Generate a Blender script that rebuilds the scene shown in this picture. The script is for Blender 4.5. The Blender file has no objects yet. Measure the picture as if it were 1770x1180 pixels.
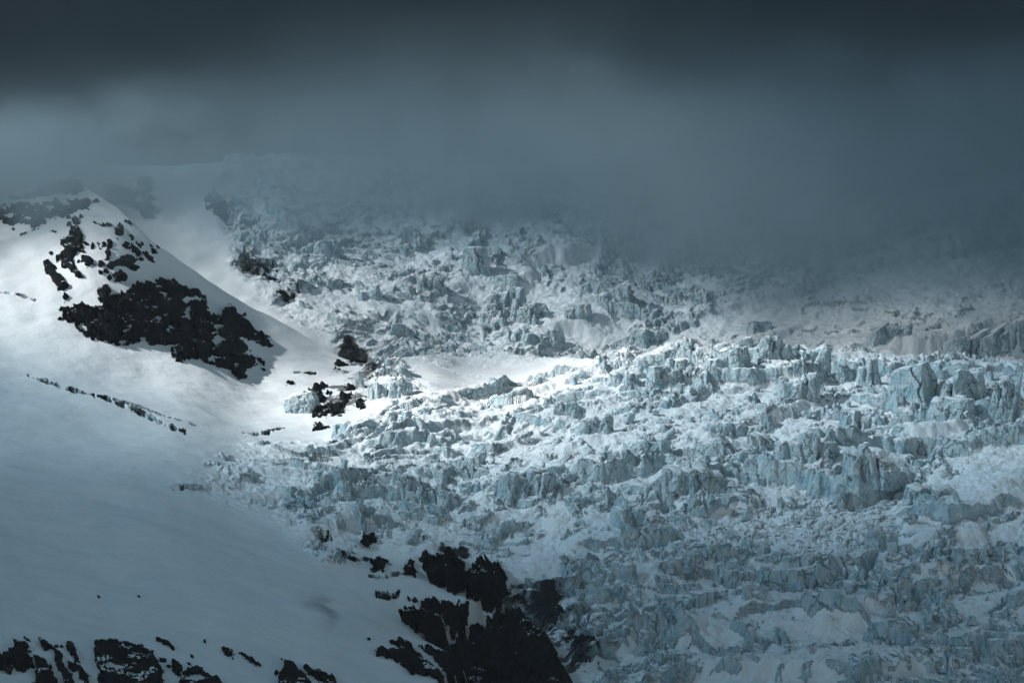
import bpy, math, random
import numpy as np
F32 = np.float32
random.seed(7); RNG = np.random.RandomState(11)
C = bpy.context.scene.collection
scene = bpy.context.scene

# ------------------------------------------------------------------ camera model (photo pixels 1770 x 1180)
FPX = 4179.0; CX, CY = 885.0, 590.0
PITCH = math.atan(310.0/FPX)
SP, CP = math.sin(PITCH), math.cos(PITCH)
def ray(u, v):
    a = (np.asarray(u, float)-CX)/FPX; b = (CY-np.asarray(v, float))/FPX
    return a, CP-b*SP, SP+b*CP
def pt(u, v, D):
    x, y, z = ray(u, v); k = D/y
    return x*k, np.broadcast_to(D, np.shape(x*k))*1.0, z*k
def project(x, y, z):
    d = y*CP+z*SP; h = -y*SP+z*CP
    return CX+FPX*x/d, CY-FPX*h/d

# ------------------------------------------------------------------ noise
def _h(ix, iy, iz=0, s=0):
    h = (ix.astype(np.uint32)*np.uint32(374761393)) ^ (iy.astype(np.uint32)*np.uint32(668265263))
    if not np.isscalar(iz): h ^= iz.astype(np.uint32)*np.uint32(2246822519)
    h ^= np.uint32((s*3266489917+12345) & 0xffffffff)
    h = (h ^ (h >> np.uint32(13)))*np.uint32(1274126177)
    h = (h ^ (h >> np.uint32(16)))*np.uint32(2654435761)
    return h ^ (h >> np.uint32(15))
def _r(h): return (h & np.uint32(0xffffff)).astype(F32)/F32(16777215.0)
def perlin2(x, y, s=0):
    x = np.asarray(x, F32); y = np.asarray(y, F32)
    fx = np.floor(x); fy = np.floor(y); ix = fx.astype(np.int64); iy = fy.astype(np.int64)
    x = x-fx; y = y-fy
    w = x*x*x*(x*(x*6-15)+10); t = y*y*y*(y*(y*6-15)+10)
    def g(dx, dy):
        a = _r(_h(ix+dx, iy+dy, 0, s))*F32(6.2831853)
        return np.cos(a)*(x-dx)+np.sin(a)*(y-dy)
    a = g(0, 0); b = g(1, 0); c = g(0, 1); d = g(1, 1)
    return ((a+(b-a)*w)*(1-t)+(c+(d-c)*w)*t)*F32(1.5)
def perlin3(x, y, z, s=0):
    x = np.asarray(x, F32); y = np.asarray(y, F32); z = np.asarray(z, F32)
    fx = np.floor(x); fy = np.floor(y); fz = np.floor(z)
    ix = fx.astype(np.int64); iy = fy.astype(np.int64); iz = fz.astype(np.int64)
    x = x-fx; y = y-fy; z = z-fz
    w = x*x*(3-2*x); t = y*y*(3-2*y); q = z*z*(3-2*z)
    def g(dx, dy, dz):
        h = _h(ix+dx, iy+dy, iz+dz, s)
        gx = (h & np.uint32(255)).astype(F32)/F32(127.5)-1
        gy = ((h >> np.uint32(8)) & np.uint32(255)).astype(F32)/F32(127.5)-1
        gz = ((h >> np.uint32(16)) & np.uint32(255)).astype(F32)/F32(127.5)-1
        return gx*(x-dx)+gy*(y-dy)+gz*(z-dz)
    a = g(0,0,0); a = a+(g(1,0,0)-a)*w
    b = g(0,1,0); b = b+(g(1,1,0)-b)*w
    a = a+(b-a)*t
    c = g(0,0,1); c = c+(g(1,0,1)-c)*w
    d = g(0,1,1); d = d+(g(1,1,1)-d)*w
    c = c+(d-c)*t
    return (a+(c-a)*q)*F32(1.2)
def fbm2(x, y, o=4, s=0, gain=.5):
    r = 0; a = 1.0
    for i in range(o):
        r = r+a*perlin2(x, y, s+i*17); x = x*2.03+3.1; y = y*2.03-1.7; a *= gain
    return r
def ridged2(x, y, o=4, s=0, gain=.5):
    r = 0; a = 1.0
    for i in range(o):
        r = r+a*(1-2*np.abs(perlin2(x, y, s+i*31))); x = x*2.03+3.1; y = y*2.03-1.7; a *= gain
    return r
def worley(x, y, s=0):
    x = np.asarray(x, F32); y = np.asarray(y, F32)
    fx = np.floor(x); fy = np.floor(y); ix = fx.astype(np.int64); iy = fy.astype(np.int64)
    f1 = np.full(x.shape, 9, F32); f2 = np.full(x.shape, 9, F32)
    idh = np.zeros(x.shape, np.uint32); cx = np.zeros(x.shape, F32); cy = np.zeros(x.shape, F32)
    for dx in (-1, 0, 1):
        for dy in (-1, 0, 1):
            h = _h(ix+dx, iy+dy, 0, s)
            px = fx+dx+.1+.8*_r(h); py = fy+dy+.1+.8*_r(h*np.uint32(2654435761) >> np.uint32(5))
            d = np.sqrt((px-x)**2+(py-y)**2)
            n = d < f1
            f2 = np.where(n, f1, np.minimum(f2, d)); f1 = np.where(n, d, f1)
            idh = np.where(n, h, idh); cx = np.where(n, x-px, cx); cy = np.where(n, y-py, cy)
    return f1, f2, idh, cx, cy
def sst(a, b, x):
    t = np.clip((x-a)/(b-a), 0, 1); return t*t*(3-2*t)

# ------------------------------------------------------------------ control fields on a coarse pixel lattice
GU = np.arange(-900, 2680, 6.0); GV = np.arange(-200, 1960, 6.0)
MU, MV = np.meshgrid(GU, GV)
def samp(A, u, v):
    x = np.clip((u-GU[0])/6.0, 0, len(GU)-1.001); y = np.clip((v-GV[0])/6.0, 0, len(GV)-1.001)
    i = x.astype(int); j = y.astype(int); x = x-i; y = y-j
    return (A[j, i]*(1-x)+A[j, i+1]*x)*(1-y)+(A[j+1, i]*(1-x)+A[j+1, i+1]*x)*y
def tps(ctrl):
    c = np.array(ctrl, float); p = c[:, :2]/500.0; n = len(p)
    def k(r2): return np.where(r2 > 1e-9, r2*np.log(np.maximum(r2, 1e-9))*.5, 0)
    K = k(((p[:, None]-p[None])**2).sum(-1))+np.eye(n)*.02
    P = np.c_[np.ones(n), p]; A = np.block([[K, P], [P.T, np.zeros((3, 3))]])
    s = np.linalg.solve(A, np.r_[c[:, 2], 0, 0, 0])
    r = s[n]+s[n+1]*MU/500+s[n+2]*MV/500
    for i in range(n): r = r+s[i]*k((MU/500-p[i, 0])**2+(MV/500-p[i, 1])**2)
    return r
def sdf_at(poly, U, V):
    p = np.array(poly, float); q = np.roll(p, -1, 0)
    d = np.full(U.shape, 1e9); ins = np.zeros(U.shape, bool)
    for (x0, y0), (x1, y1) in zip(p, q):
        ex, ey = x1-x0, y1-y0; wx, wy = U-x0, V-y0
        t = np.clip((wx*ex+wy*ey)/(ex*ex+ey*ey+1e-9), 0, 1)
        d = np.minimum(d, (wx-ex*t)**2+(wy-ey*t)**2)
        c = ((y0 > V) != (y1 > V)) & (U < (x1-x0)*(V-y0)/((y1-y0) if y1 != y0 else 1e-9)+x0)
        ins ^= c
    return np.where(ins, 1, -1)*np.sqrt(d)
def sdf(poly): return sdf_at(poly, MU, MV)
def gauss(u, v, cu, cv, su, sv, ang=0):
    a = math.radians(ang); x = u-cu; y = v-cv
    xr = x*math.cos(a)+y*math.sin(a); yr = -x*math.sin(a)+y*math.cos(a)
    return np.exp(-.5*((xr/su)**2+(yr/sv)**2))

# distance of the near slope and glacier
DF = tps([(-300,1180,900),(0,1180,960),(300,1180,1000),(600,1180,1060),(850,1180,1090),(1100,1180,1080),(1450,1180,1060),(1770,1180,1050),(2200,1180,1040),
 (-300,1000,1010),(0,1000,1080),(300,1000,1120),(600,1000,1160),(850,1000,1200),(1200,1000,1180),(1770,1000,1160),
 (0,850,1190),(300,850,1230),(600,850,1290),(900,850,1285),(1300,850,1265),(1770,850,1240),(2200,850,1230),
 (-300,740,1260),(0,740,1280),(300,740,1330),(480,740,1390),(700,740,1400),(1000,740,1375),(1400,740,1340),(1770,740,1310),
 (0,640,1390),(250,640,1440),(450,660,1500),(600,660,1500),(760,655,1500),(1000,655,1470),(1400,655,1420),(1770,660,1380),(2200,660,1370),
 (600,622,1570),(800,615,1640),(1000,622,1560),(1100,607,1500),(1280,600,1490),(1400,607,1480),(1600,626,1450),(1770,630,1430),(2200,630,1420),
 (0,540,1470),(150,540,1480),(300,540,1500),(420,580,1530),(520,620,1540),
 (0,430,1560),(120,430,1540),(200,430,1530),(260,450,1560),(360,500,1590),(460,550,1600),(560,600,1590),
 (0,330,1690),(90,330,1670),(160,340,1620),(-300,500,1500),(-300,330,1650),(600,1600,760),(1200,1600,740),(0,1600,700),(1770,1600,740)])
# distance of the upper icefall behind
DU = tps([(150,720,1720),(600,720,1720),(1000,720,1720),(1400,720,1660),(1770,720,1640),(2300,720,1640),
 (150,600,1790),(450,600,1750),(600,600,1755),(900,600,1790),(1200,600,1760),(1500,600,1710),(1770,600,1680),(2300,600,1680),
 (150,500,1860),(400,500,1830),(600,500,1850),(900,500,1880),(1200,500,1880),(1500,500,1840),(1770,500,1800),(2300,500,1800),
 (150,400,1930),(330,400,1910),(600,400,1940),(900,400,1970),(1200,400,1990),(1500,400,1970),(1770,400,1930),
 (330,300,2000),(900,300,2060),(1500,300,2090),(1770,300,2060),(150,150,2200),(900,150,2250),(1700,150,2300)])
TOPF = [(-900,330),(-300,300),(0,285),(60,285),(120,300),(160,334),(200,362),(270,425),(360,484),(450,534),(520,576),(575,606),(620,626),(660,628),(700,618),
 (760,611),(860,612),(950,617),(1050,621),(1100,607),(1200,602),(1280,599),(1400,606),(1500,614),(1600,622),(1700,628),(1770,630),(2680,640)]
def topf(u): return np.interp(u, [p[0] for p in TOPF], [p[1] for p in TOPF])

# region masks, positive inside, in photo pixels
ICE = [(625,628),(700,612),(770,606),(1050,614),(1100,590),(2700,560),(2700,1960),(1080,1960),(1050,1250),(1020,1180),(960,1100),(880,1045),(800,985),(720,965),(650,940),
       (560,975),(520,945),(500,905),(440,880),(370,862),(300,850),(350,825),(390,790),(420,770),(470,765),(560,768),(640,720),(620,690),(640,650)]
S_ICE = sdf(ICE)
S_PLAT = sdf([(690,618),(1060,618),(1040,640),(900,672),(760,690),(700,672)])
S_LONG = sdf([(380,800),(470,765),(560,765),(620,700),(740,680),(960,655),(1080,640),(1110,680),(1000,730),(960,790),(820,810),(700,825),(560,840),(420,850)])
S_RUB = sdf([(1180,925),(1290,890),(1430,870),(1570,880),(1560,920),(1500,985),(1380,975),(1230,965),(1130,945)])
S_GORGE = sdf([(760,1045),(850,1052),(888,1075),(905,1100),(925,1130),(945,1170),(965,1250),(985,1400),(760,1400),(770,1180),(800,1120),(740,1090)])
BASINS = [(1400,800,60,16,.9),(1190,830,90,9,.8),(1640,880,70,24,1),(1200,1105,130,28,.9),(1330,1085,90,22,.9),(1470,1090,80,22,.9),(1590,810,80,22,.7),(1290,780,60,12,.7),
 (1240,700,80,10,.5),(960,1000,60,18,.6),(1080,1010,60,14,.5),(880,860,60,10,.5),(1720,1060,70,30,.6),(1700,760,50,14,.7),(1500,740,40,10,.5),(760,940,60,14,.6),(1380,1150,150,22,.8),(980,770,80,12,.6)]

def ice_fields(u, v, x, y, upper=False):
    """height of the broken ice in metres above the base, with how much snow has filled in"""
    w1 = fbm2(x/46, y/46, 3, 5); w2 = fbm2(x/46+9.7, y/46+4.2, 3, 8)
    w3 = fbm2(x/9, y/9, 2, 15); w4 = fbm2(x/9+5.7, y/9+2.2, 2, 18)
    X = x+w1*13+w3*2.2; Y = y+w2*13+w4*2.2
    def blocks(sx, sy, A, tilt, gap, gw, s, rot=0.):
        c, sn = math.cos(rot), math.sin(rot)
        xx = (X*c+Y*sn)/sx; yy = (-X*sn+Y*c)/sy
        f1, f2, h, cx, cy = worley(xx, yy, s)
        r1 = _r(h)-.5; r2 = _r(h*np.uint32(747796405))-.5; r3 = _r(h*np.uint32(2891336453))-.5
        top = r1*2*A+tilt*(r2*cx*sx+r3*cy*sy)
        return top-gap*(1-sst(0, gw, f2-f1)), f2-f1, h
    b1, e1, h1 = blocks(30, 19, 2.5, .55, 2.8, .16, 1, .25)
    b2, e2, h2 = blocks(13, 8, 1.5, .7, 1.8, .2, 2, .15)
    b3, e3, h3 = blocks(6.6, 4.4, .85, .7, 1.0, .2, 3)
    b4, e4, h4 = blocks(3.0, 2.2, .32, .7, .4, .3, 4)
    rd = ridged2(X/24, Y/18, 4, 40, .55)
    # asymmetric steps: steep towards the valley, gentle behind
    ph = (Y-.30*X)/72+.55*fbm2(x/150, y/120, 3, 60)
    p = ph-np.floor(ph); amp = .35+.65*sst(-.3, .5, fbm2(x/95+3, y/95, 2, 70))
    step = (sst(0, .17, p)-sst(.12, 1., p))*amp
    hc = step*9+b1*1.0+b2*.95+b3+b4+rd*1.1-1.5
    S = step*7.5+fbm2(x/55, y/34, 3, 77)*2.2-.9
    # snow covered long crevasses
    l1, el1, hl1 = blocks(62, 15, 2.3, .35, 5.5, .22, 6, .30)
    l2, el2, hl2 = blocks(30, 7.5, .9, .5, 1.8, .3, 7, .24)
    hl = l1+l2*1.1+rd*.5+b3*.3+step*3
    Sl = fbm2(x/60, y/30, 3, 83)*2.6+.2+step*3
    if upper:
        mL = sst(-.1, .5, fbm2(x/210+7, y/160, 2, 91))*.6
        S = S+4.5*fbm2(x/180, y/140, 2, 95)+.5
        rub = 0.
    else:
        uw = u+w1*16; vw = v+w2*8
        mL = sst(-30, 35, samp(S_LONG, uw, vw)); mL = np.maximum(mL, .45*sst(.0, .5, fbm2(x/110, y/70, 2, 92)+.15)*(1-sst(850, 1000, vw))); rub = sst(-14, 16, samp(S_RUB, uw, vw))
        bs = 0
        for (a, b, c_, d, k) in BASINS: bs = bs+k*gauss(uw, vw, a, b, c_, d, -6)
        S = S+4.5*np.clip(bs, 0, 1.2)-.5-.9*sst(950, 1080, vw)
    hI = hc*(1-mL)+hl*mL
    SS = S*(1-mL)+Sl*mL
    hI = hI*(1-rub)+(b3*.5+b4*.9+b2*.2+rd*.3+l2*.3)*rub
    SS = SS*(1-rub)+(-3.5)*rub
    SS = SS+fbm2(x/9, y/6, 3, 181)*1.2+fbm2(x/2.6, y/2., 2, 185)*.35
    k = .5
    d = SS-hI
    hgt = hI+np.where(d/k > 20, d, k*np.log1p(np.exp(np.clip(d/k, -30, 20))))
    fill = sst(-.5, 1.0, d)
    return hgt, fill, rub, step

GROOVES = [([(45,640),(70,650),(100,662)],3.0,3.2),([(118,668),(150,680),(205,697)],3.4,4.5),([(205,700),(245,716),(285,733),(318,747)],4.2,6.0),
 ([(190,690),(270,722)],1.4,1.5),([(200,694),(300,722),(345,738)],1.6,1.6),([(420,745),(455,745),(490,735)],3.0,4.0),([(-20,505),(25,510),(60,518)],1.8,2.0),([(300,850),(350,846)],1.8,3.),
 ([(660,1020),(685,1020)],6.,6.),([(510,640),(550,645)],2.0,1.8),([(540,925),(575,932)],3.5,4.5),([(575,948),(612,952)],3.5,5.),([(590,965),(645,958)],3.5,5.),([(640,990),(700,985)],3.,5.)]
DRIFT = [(420,560,90,300)]

def grid_faces(nr, nc):
    i = np.arange(nr*nc).reshape(nr, nc)
    return np.stack([i[:-1, :-1], i[1:, :-1], i[1:, 1:], i[:-1, 1:]], -1).reshape(-1, 4)
def make_mesh(name, co, faces, mat, attrs=None, smooth=True, normals=None):
    me = bpy.data.meshes.new(name)
    nv, nf, k = len(co), len(faces), faces.shape[1]
    me.vertices.add(nv); me.vertices.foreach_set('co', np.ascontiguousarray(co, F32).ravel())
    me.loops.add(nf*k); me.loops.foreach_set('vertex_index', np.ascontiguousarray(faces, np.int32).ravel())
    me.polygons.add(nf); me.polygons.foreach_set('loop_start', np.arange(0, nf*k, k, dtype=np.int32))
    me.polygons.foreach_set('use_smooth', np.full(nf, smooth, bool))
    me.update(calc_edges=True)
    for kk, a in (attrs or {}).items():
        at = me.attributes.new(kk, 'FLOAT', 'POINT'); at.data.foreach_set('value', np.ascontiguousarray(a, F32).ravel())
    if mat: me.materials.append(mat)
    o = bpy.data.objects.new(name, me); C.objects.link(o)
    return o
def vnormals(P):
    du = np.gradient(P, axis=1); dv = np.gradient(P, axis=0)
    n = np.cross(dv, du); n /= (np.linalg.norm(n, axis=-1, keepdims=True)+1e-9)
    return n*np.sign(n[..., 2:3]+1e-9)
def subset(co, faces, keep, attrs):
    f = faces[keep]; used = np.zeros(len(co), bool); used[f.ravel()] = True
    idx = np.cumsum(used)-1
    return co[used], idx[f], {k: a.ravel()[used] for k, a in attrs.items()}

# ------------------------------------------------------------------ materials
def nt(name):
    m = bpy.data.materials.new(name); m.use_nodes = True; t = m.node_tree; t.nodes.clear()
    return m, t, t.nodes, t.links
def N(t, kind, **kw):
    n = t.nodes.new(kind)
    for k, v in kw.items():
        if k in n.inputs: n.inputs[k].default_value = v
        else: setattr(n, k, v)
    return n
def noise(t, pos, scale, detail=6, rough=.55, zs=None):
    n = N(t, 'ShaderNodeTexNoise'); n.inputs['Scale'].default_value = scale; n.inputs['Detail'].default_value = detail
    n.inputs['Roughness'].default_value = rough
    if zs:
        mp = N(t, 'ShaderNodeMapping'); mp.inputs['Scale'].default_value = (1, 1, zs); t.links.new(pos, mp.inputs[0]); pos = mp.outputs[0]
    t.links.new(pos, n.inputs['Vector']); return n.outputs['Fac']
def mixc(t, f, a, b):
    n = N(t, 'ShaderNodeMix', data_type='RGBA')
    for s, val in ((n.inputs[0], f), (n.inputs[6], a), (n.inputs[7], b)):
        if isinstance(val, (int, float)): s.default_value = val
        elif isinstance(val, tuple): s.default_value = (*val, 1)
        else: t.links.new(val, s)
    return n.outputs[2]
def mr(t, f, a, b, c=0., d=1.):
    n = N(t, 'ShaderNodeMapRange'); t.links.new(f, n.inputs[0])
    for i, val in enumerate((a, b, c, d)): n.inputs[i+1].default_value = val
    return n.outputs[0]
def mth(t, op, a, b=None):
    n = N(t, 'ShaderNodeMath', operation=op)
    for i, val in enumerate((a, b)):
        if val is None: continue
        if isinstance(val, (int, float)): n.inputs[i].default_value = val
        else: t.links.new(val, n.inputs[i])
    return n.outputs[0]
def attr(t, name): return N(t, 'ShaderNodeAttribute', attribute_name=name).outputs['Fac']
def glacier_mat(name, snow_only=False):
    m, t, nn, L = nt(name)
    pos = N(t, 'ShaderNodeNewGeometry').outputs['Position']
    nl = noise(t, pos, .035, 5); nm = noise(t, pos, .16, 8, .62); nf = noise(t, pos, .9, 8, .65); nv = noise(t, pos, .5, 6, .6, .22)
    ice = mixc(t, mr(t, nm, .36, .62), (.32, .53, .61), (.70, .80, .83))
    ice = mixc(t, mr(t, nl, .45, .62, 0, .6), ice, (.62, .71, .74))
    ice = mixc(t, mr(t, nf, .56, .72, 0, .6), ice, (.20, .34, .40))
    ice = mixc(t, mr(t, nv, .56, .70, 0, .5), ice, (.74, .81, .84))
    vo = N(t, 'ShaderNodeTexVoronoi', feature='DISTANCE_TO_EDGE'); vo.inputs['Scale'].default_value = .16
    mp = N(t, 'ShaderNodeMapping'); mp.inputs['Scale'].default_value = (1, 1, .45); wn = N(t, 'ShaderNodeTexNoise'); wn.inputs['Scale'].default_value = .25; L.new(pos, wn.inputs['Vector'])
    av = N(t, 'ShaderNodeVectorMath', operation='MULTIPLY_ADD'); L.new(wn.outputs['Color'], av.inputs[0]); av.inputs[1].default_value = (5, 5, 5); L.new(pos, av.inputs[2])
    L.new(av.outputs[0], mp.inputs[0]); L.new(mp.outputs[0], vo.inputs['Vector'])
    crk = mth(t, 'MULTIPLY', mr(t, vo.outputs['Distance'], .012, .05, 1, 0), mr(t, nl, .42, .6))
    ice = mixc(t, mth(t, 'MULTIPLY', crk, .75), ice, (.05, .16, .22))
    dirt_shade = attr(t, 'dirt_shade')
    dn = mth(t, 'ADD', dirt_shade, mr(t, nm, .3, .7, -.3, .3)); dn = mth(t, 'MULTIPLY', mr(t, dn, .3, .7), mr(t, dirt_shade, 0, .12))
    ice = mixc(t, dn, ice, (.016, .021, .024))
    snow = mixc(t, mr(t, nl, .35, .65), (.80, .85, .88), (.86, .88, .89))
    sf = mth(t, 'ADD', attr(t, 'snow'), mr(t, nf, .3, .7, -.28, .28))
    sf = mr(t, sf, .38, .62)
    sd = mr(t, mth(t, 'ADD', dirt_shade, mr(t, nm, .3, .7, -.35, .35)), .72, .95, 0, .9)
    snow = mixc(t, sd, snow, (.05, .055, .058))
    smudge = mth(t, 'MULTIPLY', attr(t, 'smudge'), mr(t, nm, .3, .7, .4, 1.))
    snow = mixc(t, smudge, snow, (.30, .34, .36))
    col = mixc(t, sf, ice, snow)
    bs = N(t, 'ShaderNodeBsdfPrincipled'); L.new(col, bs.inputs['Base Color'])
    L.new(mr(t, sf, 0, 1, .5, .85), bs.inputs['Roughness']); bs.inputs['Specular IOR Level'].default_value = .3
    hgt = mth(t, 'ADD', mth(t, 'MULTIPLY', nf, mr(t, sf, 0, 1, 1.5, .12)), mth(t, 'MULTIPLY', nm, mr(t, sf, 0, 1, 3.5, .7)))
    hgt = mth(t, 'SUBTRACT', hgt, mth(t, 'MULTIPLY', crk, mr(t, sf, 0, 1, 1.2, 0)))
    hgt = mth(t, 'ADD', hgt, mth(t, 'MULTIPLY', nv, mr(t, sf, 0, 1, 1.8, 0.)))
    b = N(t, 'ShaderNodeBump'); b.inputs['Strength'].default_value = .8; b.inputs['Distance'].default_value = 1.0
    L.new(hgt, b.inputs['Height']); L.new(b.outputs[0], bs.inputs['Normal'])
    o = N(t, 'ShaderNodeOutputMaterial'); L.new(bs.outputs[0], o.inputs[0])
    return m
M_GL = glacier_mat('glacier ice and snow')
def rock_mat():
    m, t, nn, L = nt('dark rock')
    g = N(t, 'ShaderNodeNewGeometry'); pos = g.outputs['Position']
    nm = noise(t, pos, .25, 8, .65); nf = noise(t, pos, 1.6, 6, .6)
    col = mixc(t, mr(t, nm, .35, .65), (.004, .006, .007), (.014, .018, .020))
    col = mixc(t, mr(t, nf, .55, .75, 0, .6), col, (.026, .031, .034))
    s = mth(t, 'ADD', attr(t, 'snow'), mr(t, nf, .3, .7, -.25, .25)); sf = mr(t, s, .45, .6)
    col = mixc(t, sf, col, (.80, .84, .87))
    bs = N(t, 'ShaderNodeBsdfPrincipled'); L.new(col, bs.inputs['Base Color']); bs.inputs['Roughness'].default_value = .9; bs.inputs['Specular IOR Level'].default_value = .08
    b = N(t, 'ShaderNodeBump'); b.inputs['Strength'].default_value = .8; b.inputs['Distance'].default_value = 1.
    L.new(mth(t, 'ADD', mth(t, 'MULTIPLY', nm, 3.), nf), b.inputs['Height']); L.new(b.outputs[0], bs.inputs['Normal'])
    o = N(t, 'ShaderNodeOutputMaterial'); L.new(bs.outputs[0], o.inputs[0])
    return m
M_ROCK = rock_mat()
def vol_mat(name, dens, col, aniso=0., absorb=None, adens=0.):
    m, t, nn, L = nt(name)
    v = N(t, 'ShaderNodeVolumePrincipled'); v.inputs['Density'].default_value = dens; v.inputs['Color'].default_value = (*col, 1); v.inputs['Anisotropy'].default_value = aniso
    o = N(t, 'ShaderNodeOutputMaterial'); out = v.outputs[0]
    if absorb:
        a = N(t, 'ShaderNodeVolumeAbsorption'); a.inputs[0].default_value = (*absorb, 1); a.inputs[1].default_value = adens
        s = N(t, 'ShaderNodeAddShader'); L.new(v.outputs[0], s.inputs[0]); L.new(a.outputs[0], s.inputs[1]); out = s.outputs[0]
    L.new(out, o.inputs['Volume'])
    m.cycles.homogeneous_volume = True if hasattr(m.cycles, 'homogeneous_volume') else None
    return m

# ------------------------------------------------------------------ near slope and glacier
cols = np.r_[np.arange(-880, -60, 20.), np.arange(-60, 1830, 1.3), np.arange(1830, 2660, 20.)]
NR, NB, NX = 900, 46, 44
tt = np.linspace(0, 1, NR)
Uc = np.broadcast_to(cols, (NR, len(cols)))
Vg = topf(Uc)+(1215-topf(Uc))*tt[:, None]
vx = np.linspace(1215, 1960, NX+1)[1:]
UF = np.concatenate([Uc, np.broadcast_to(cols, (NX, len(cols)))], 0)
VF = np.concatenate([Vg, np.broadcast_to(vx[:, None], (NX, len(cols)))], 0)
D = samp(DF, UF, np.minimum(VF, 1700))
D = np.where(VF > 1700, D*(1-(VF-1700)/900), D)
bx, by, bz = pt(UF, VF, D)
# far side of the crest drops away
kb = (np.arange(NB, 0, -1)**1.3)[:, None]*1.6
bX = bx[:1]*(1+kb/by[:1]); bY = by[:1]+kb; bZ = bz[:1]-(.02*kb+kb**2*.0035)
bx = np.concatenate([bX, bx]); by = np.concatenate([bY, by]); bz = np.concatenate([bZ, bz])
UF = np.concatenate([np.broadcast_to(cols, (NB, len(cols))), UF]); VF = np.concatenate([np.broadcast_to(topf(cols), (NB, len(cols))), VF])
h, fill, rub, step = ice_fields(UF, VF, bx, by)
wob = fbm2(bx/22, by/14, 4, 101)
mi = sst(-16, 26, samp(S_ICE, UF+wob*16, VF+wob*10))
plat = sst(-8, 14, samp(S_PLAT, UF+wob*14, VF+wob*5))
mi = mi*(1-.93*plat)
gap_band = gauss(UF, VF, 560, 735, 70, 18, -8)*.0
hs = fbm2(bx/120, by/90, 4, 120)*3.2+fbm2(bx/26, by/10, 3, 130)*.25
# wind-swept ribs and gullies of the high snow peak
pk = sst(640, 500, VF)*sst(620, 420, UF)
hs = hs+fbm2((bx+by*.9)/70, (by-bx*.9)/9, 3, 150)*.12+fbm2(bx/5, by/3.5, 2, 155)*.05
hs = hs+pk*(fbm2(bx/40+by/90, by/150, 3, 140)*1.3)
hh = hs*(1-mi)+(h+1.-5.*sst(950, 1100, UF)*sst(700, 610, VF))*mi
snow = 1-mi*(1-fill)
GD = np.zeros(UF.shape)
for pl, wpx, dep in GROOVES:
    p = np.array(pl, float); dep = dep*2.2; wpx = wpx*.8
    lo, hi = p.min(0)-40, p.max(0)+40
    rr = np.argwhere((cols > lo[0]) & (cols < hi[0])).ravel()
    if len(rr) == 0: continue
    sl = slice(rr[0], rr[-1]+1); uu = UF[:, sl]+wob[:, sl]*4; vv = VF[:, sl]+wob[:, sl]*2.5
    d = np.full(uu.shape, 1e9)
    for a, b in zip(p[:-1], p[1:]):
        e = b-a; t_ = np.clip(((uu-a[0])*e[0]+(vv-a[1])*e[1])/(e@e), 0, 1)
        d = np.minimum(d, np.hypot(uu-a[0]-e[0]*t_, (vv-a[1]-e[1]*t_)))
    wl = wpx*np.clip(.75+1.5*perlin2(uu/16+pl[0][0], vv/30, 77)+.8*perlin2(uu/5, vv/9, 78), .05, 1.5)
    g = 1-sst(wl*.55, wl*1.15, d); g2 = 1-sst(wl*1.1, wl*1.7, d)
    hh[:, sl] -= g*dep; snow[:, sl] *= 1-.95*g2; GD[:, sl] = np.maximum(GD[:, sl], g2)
BANDS = [([(1075,628),(1180,620),(1280,616),(1400,622),(1500,634),(1640,646),(1800,652)],7.,26,1),([(640,728),(760,706),(900,674),(1050,640)],4.,20,.9),([(690,765),(850,742),(980,705),(1080,690)],4.,20,.9),
 ([(600,792),(760,778),(900,752),(1010,742)],4.,20,.9),([(1060,690),(1200,672),(1330,668),(1420,690)],6.,26,.8),([(820,868),(930,846),(1060,838),(1180,806),(1290,826)],8.,30,.8),
 ([(1120,880),(1210,862),(1310,836),(1400,858),(1490,872),(1590,838)],9.,28,.9),([(1140,1000),(1260,1008),(1370,1014),(1470,1000),(1540,975)],7.,24,.8),([(1330,790),(1450,800),(1560,780),(1680,800),(1790,770)],7.,26,.8),
 ([(980,965),(1080,955),(1180,930)],6.,24,.7),([(1250,1095),(1370,1075),(1490,1100),(1600,1130)],6.,26,.8),([(1050,1130),(1160,1110),(1260,1150)],6.,26,.7),([(560,880),(680,868),(800,880)],6.,22,.7),([(1540,905),(1640,915),(1790,880)],7.,26,.8),
 ([(1480,720),(1580,735),(1700,745),(1790,735)],7.,24,.8),([(1560,1040),(1680,1020),(1790,1030)],6.,24,.7)]
wb2 = fbm2(bx/38, by/30, 3, 160)
for pl, A_b, Lb, kf in BANDS:
    p = np.array(pl, float); vl = np.interp(UF, p[:, 0], p[:, 1])+wb2*11+wob*4
    endw = sst(p[0, 0]-10, p[0, 0]+45, UF)*(1-sst(p[-1, 0]-45, p[-1, 0]+10, UF))*(.65+.5*sst(-.4, .4, wb2))
    dv = vl-VF
    prof = sst(-2, 5, dv)*np.exp(-np.maximum(dv-5, 0)/Lb)
    hh = hh+mi*endw*(A_b*prof-2.2*np.exp(-.5*((dv+5)/4.)**2))
    top_ = sst(7, 12, dv)*np.exp(-np.maximum(dv-12, 0)/Lb*1.4)
    fill = np.clip(fill+.9*kf*endw*top_*sst(-.35, .25, wob+wb2*.5), 0, 1)
    wall = endw*sst(-2, 1, dv)*(1-sst(5, 8, dv)); fill = fill*(1-.85*wall); snow = snow*(1-.85*wall*mi)
gor = sst(-14, 30, samp(S_GORGE, UF+wob*14, VF+wob*10))
hh = hh-gor*26
P = np.stack([bx, by, bz+hh], -1)
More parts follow.
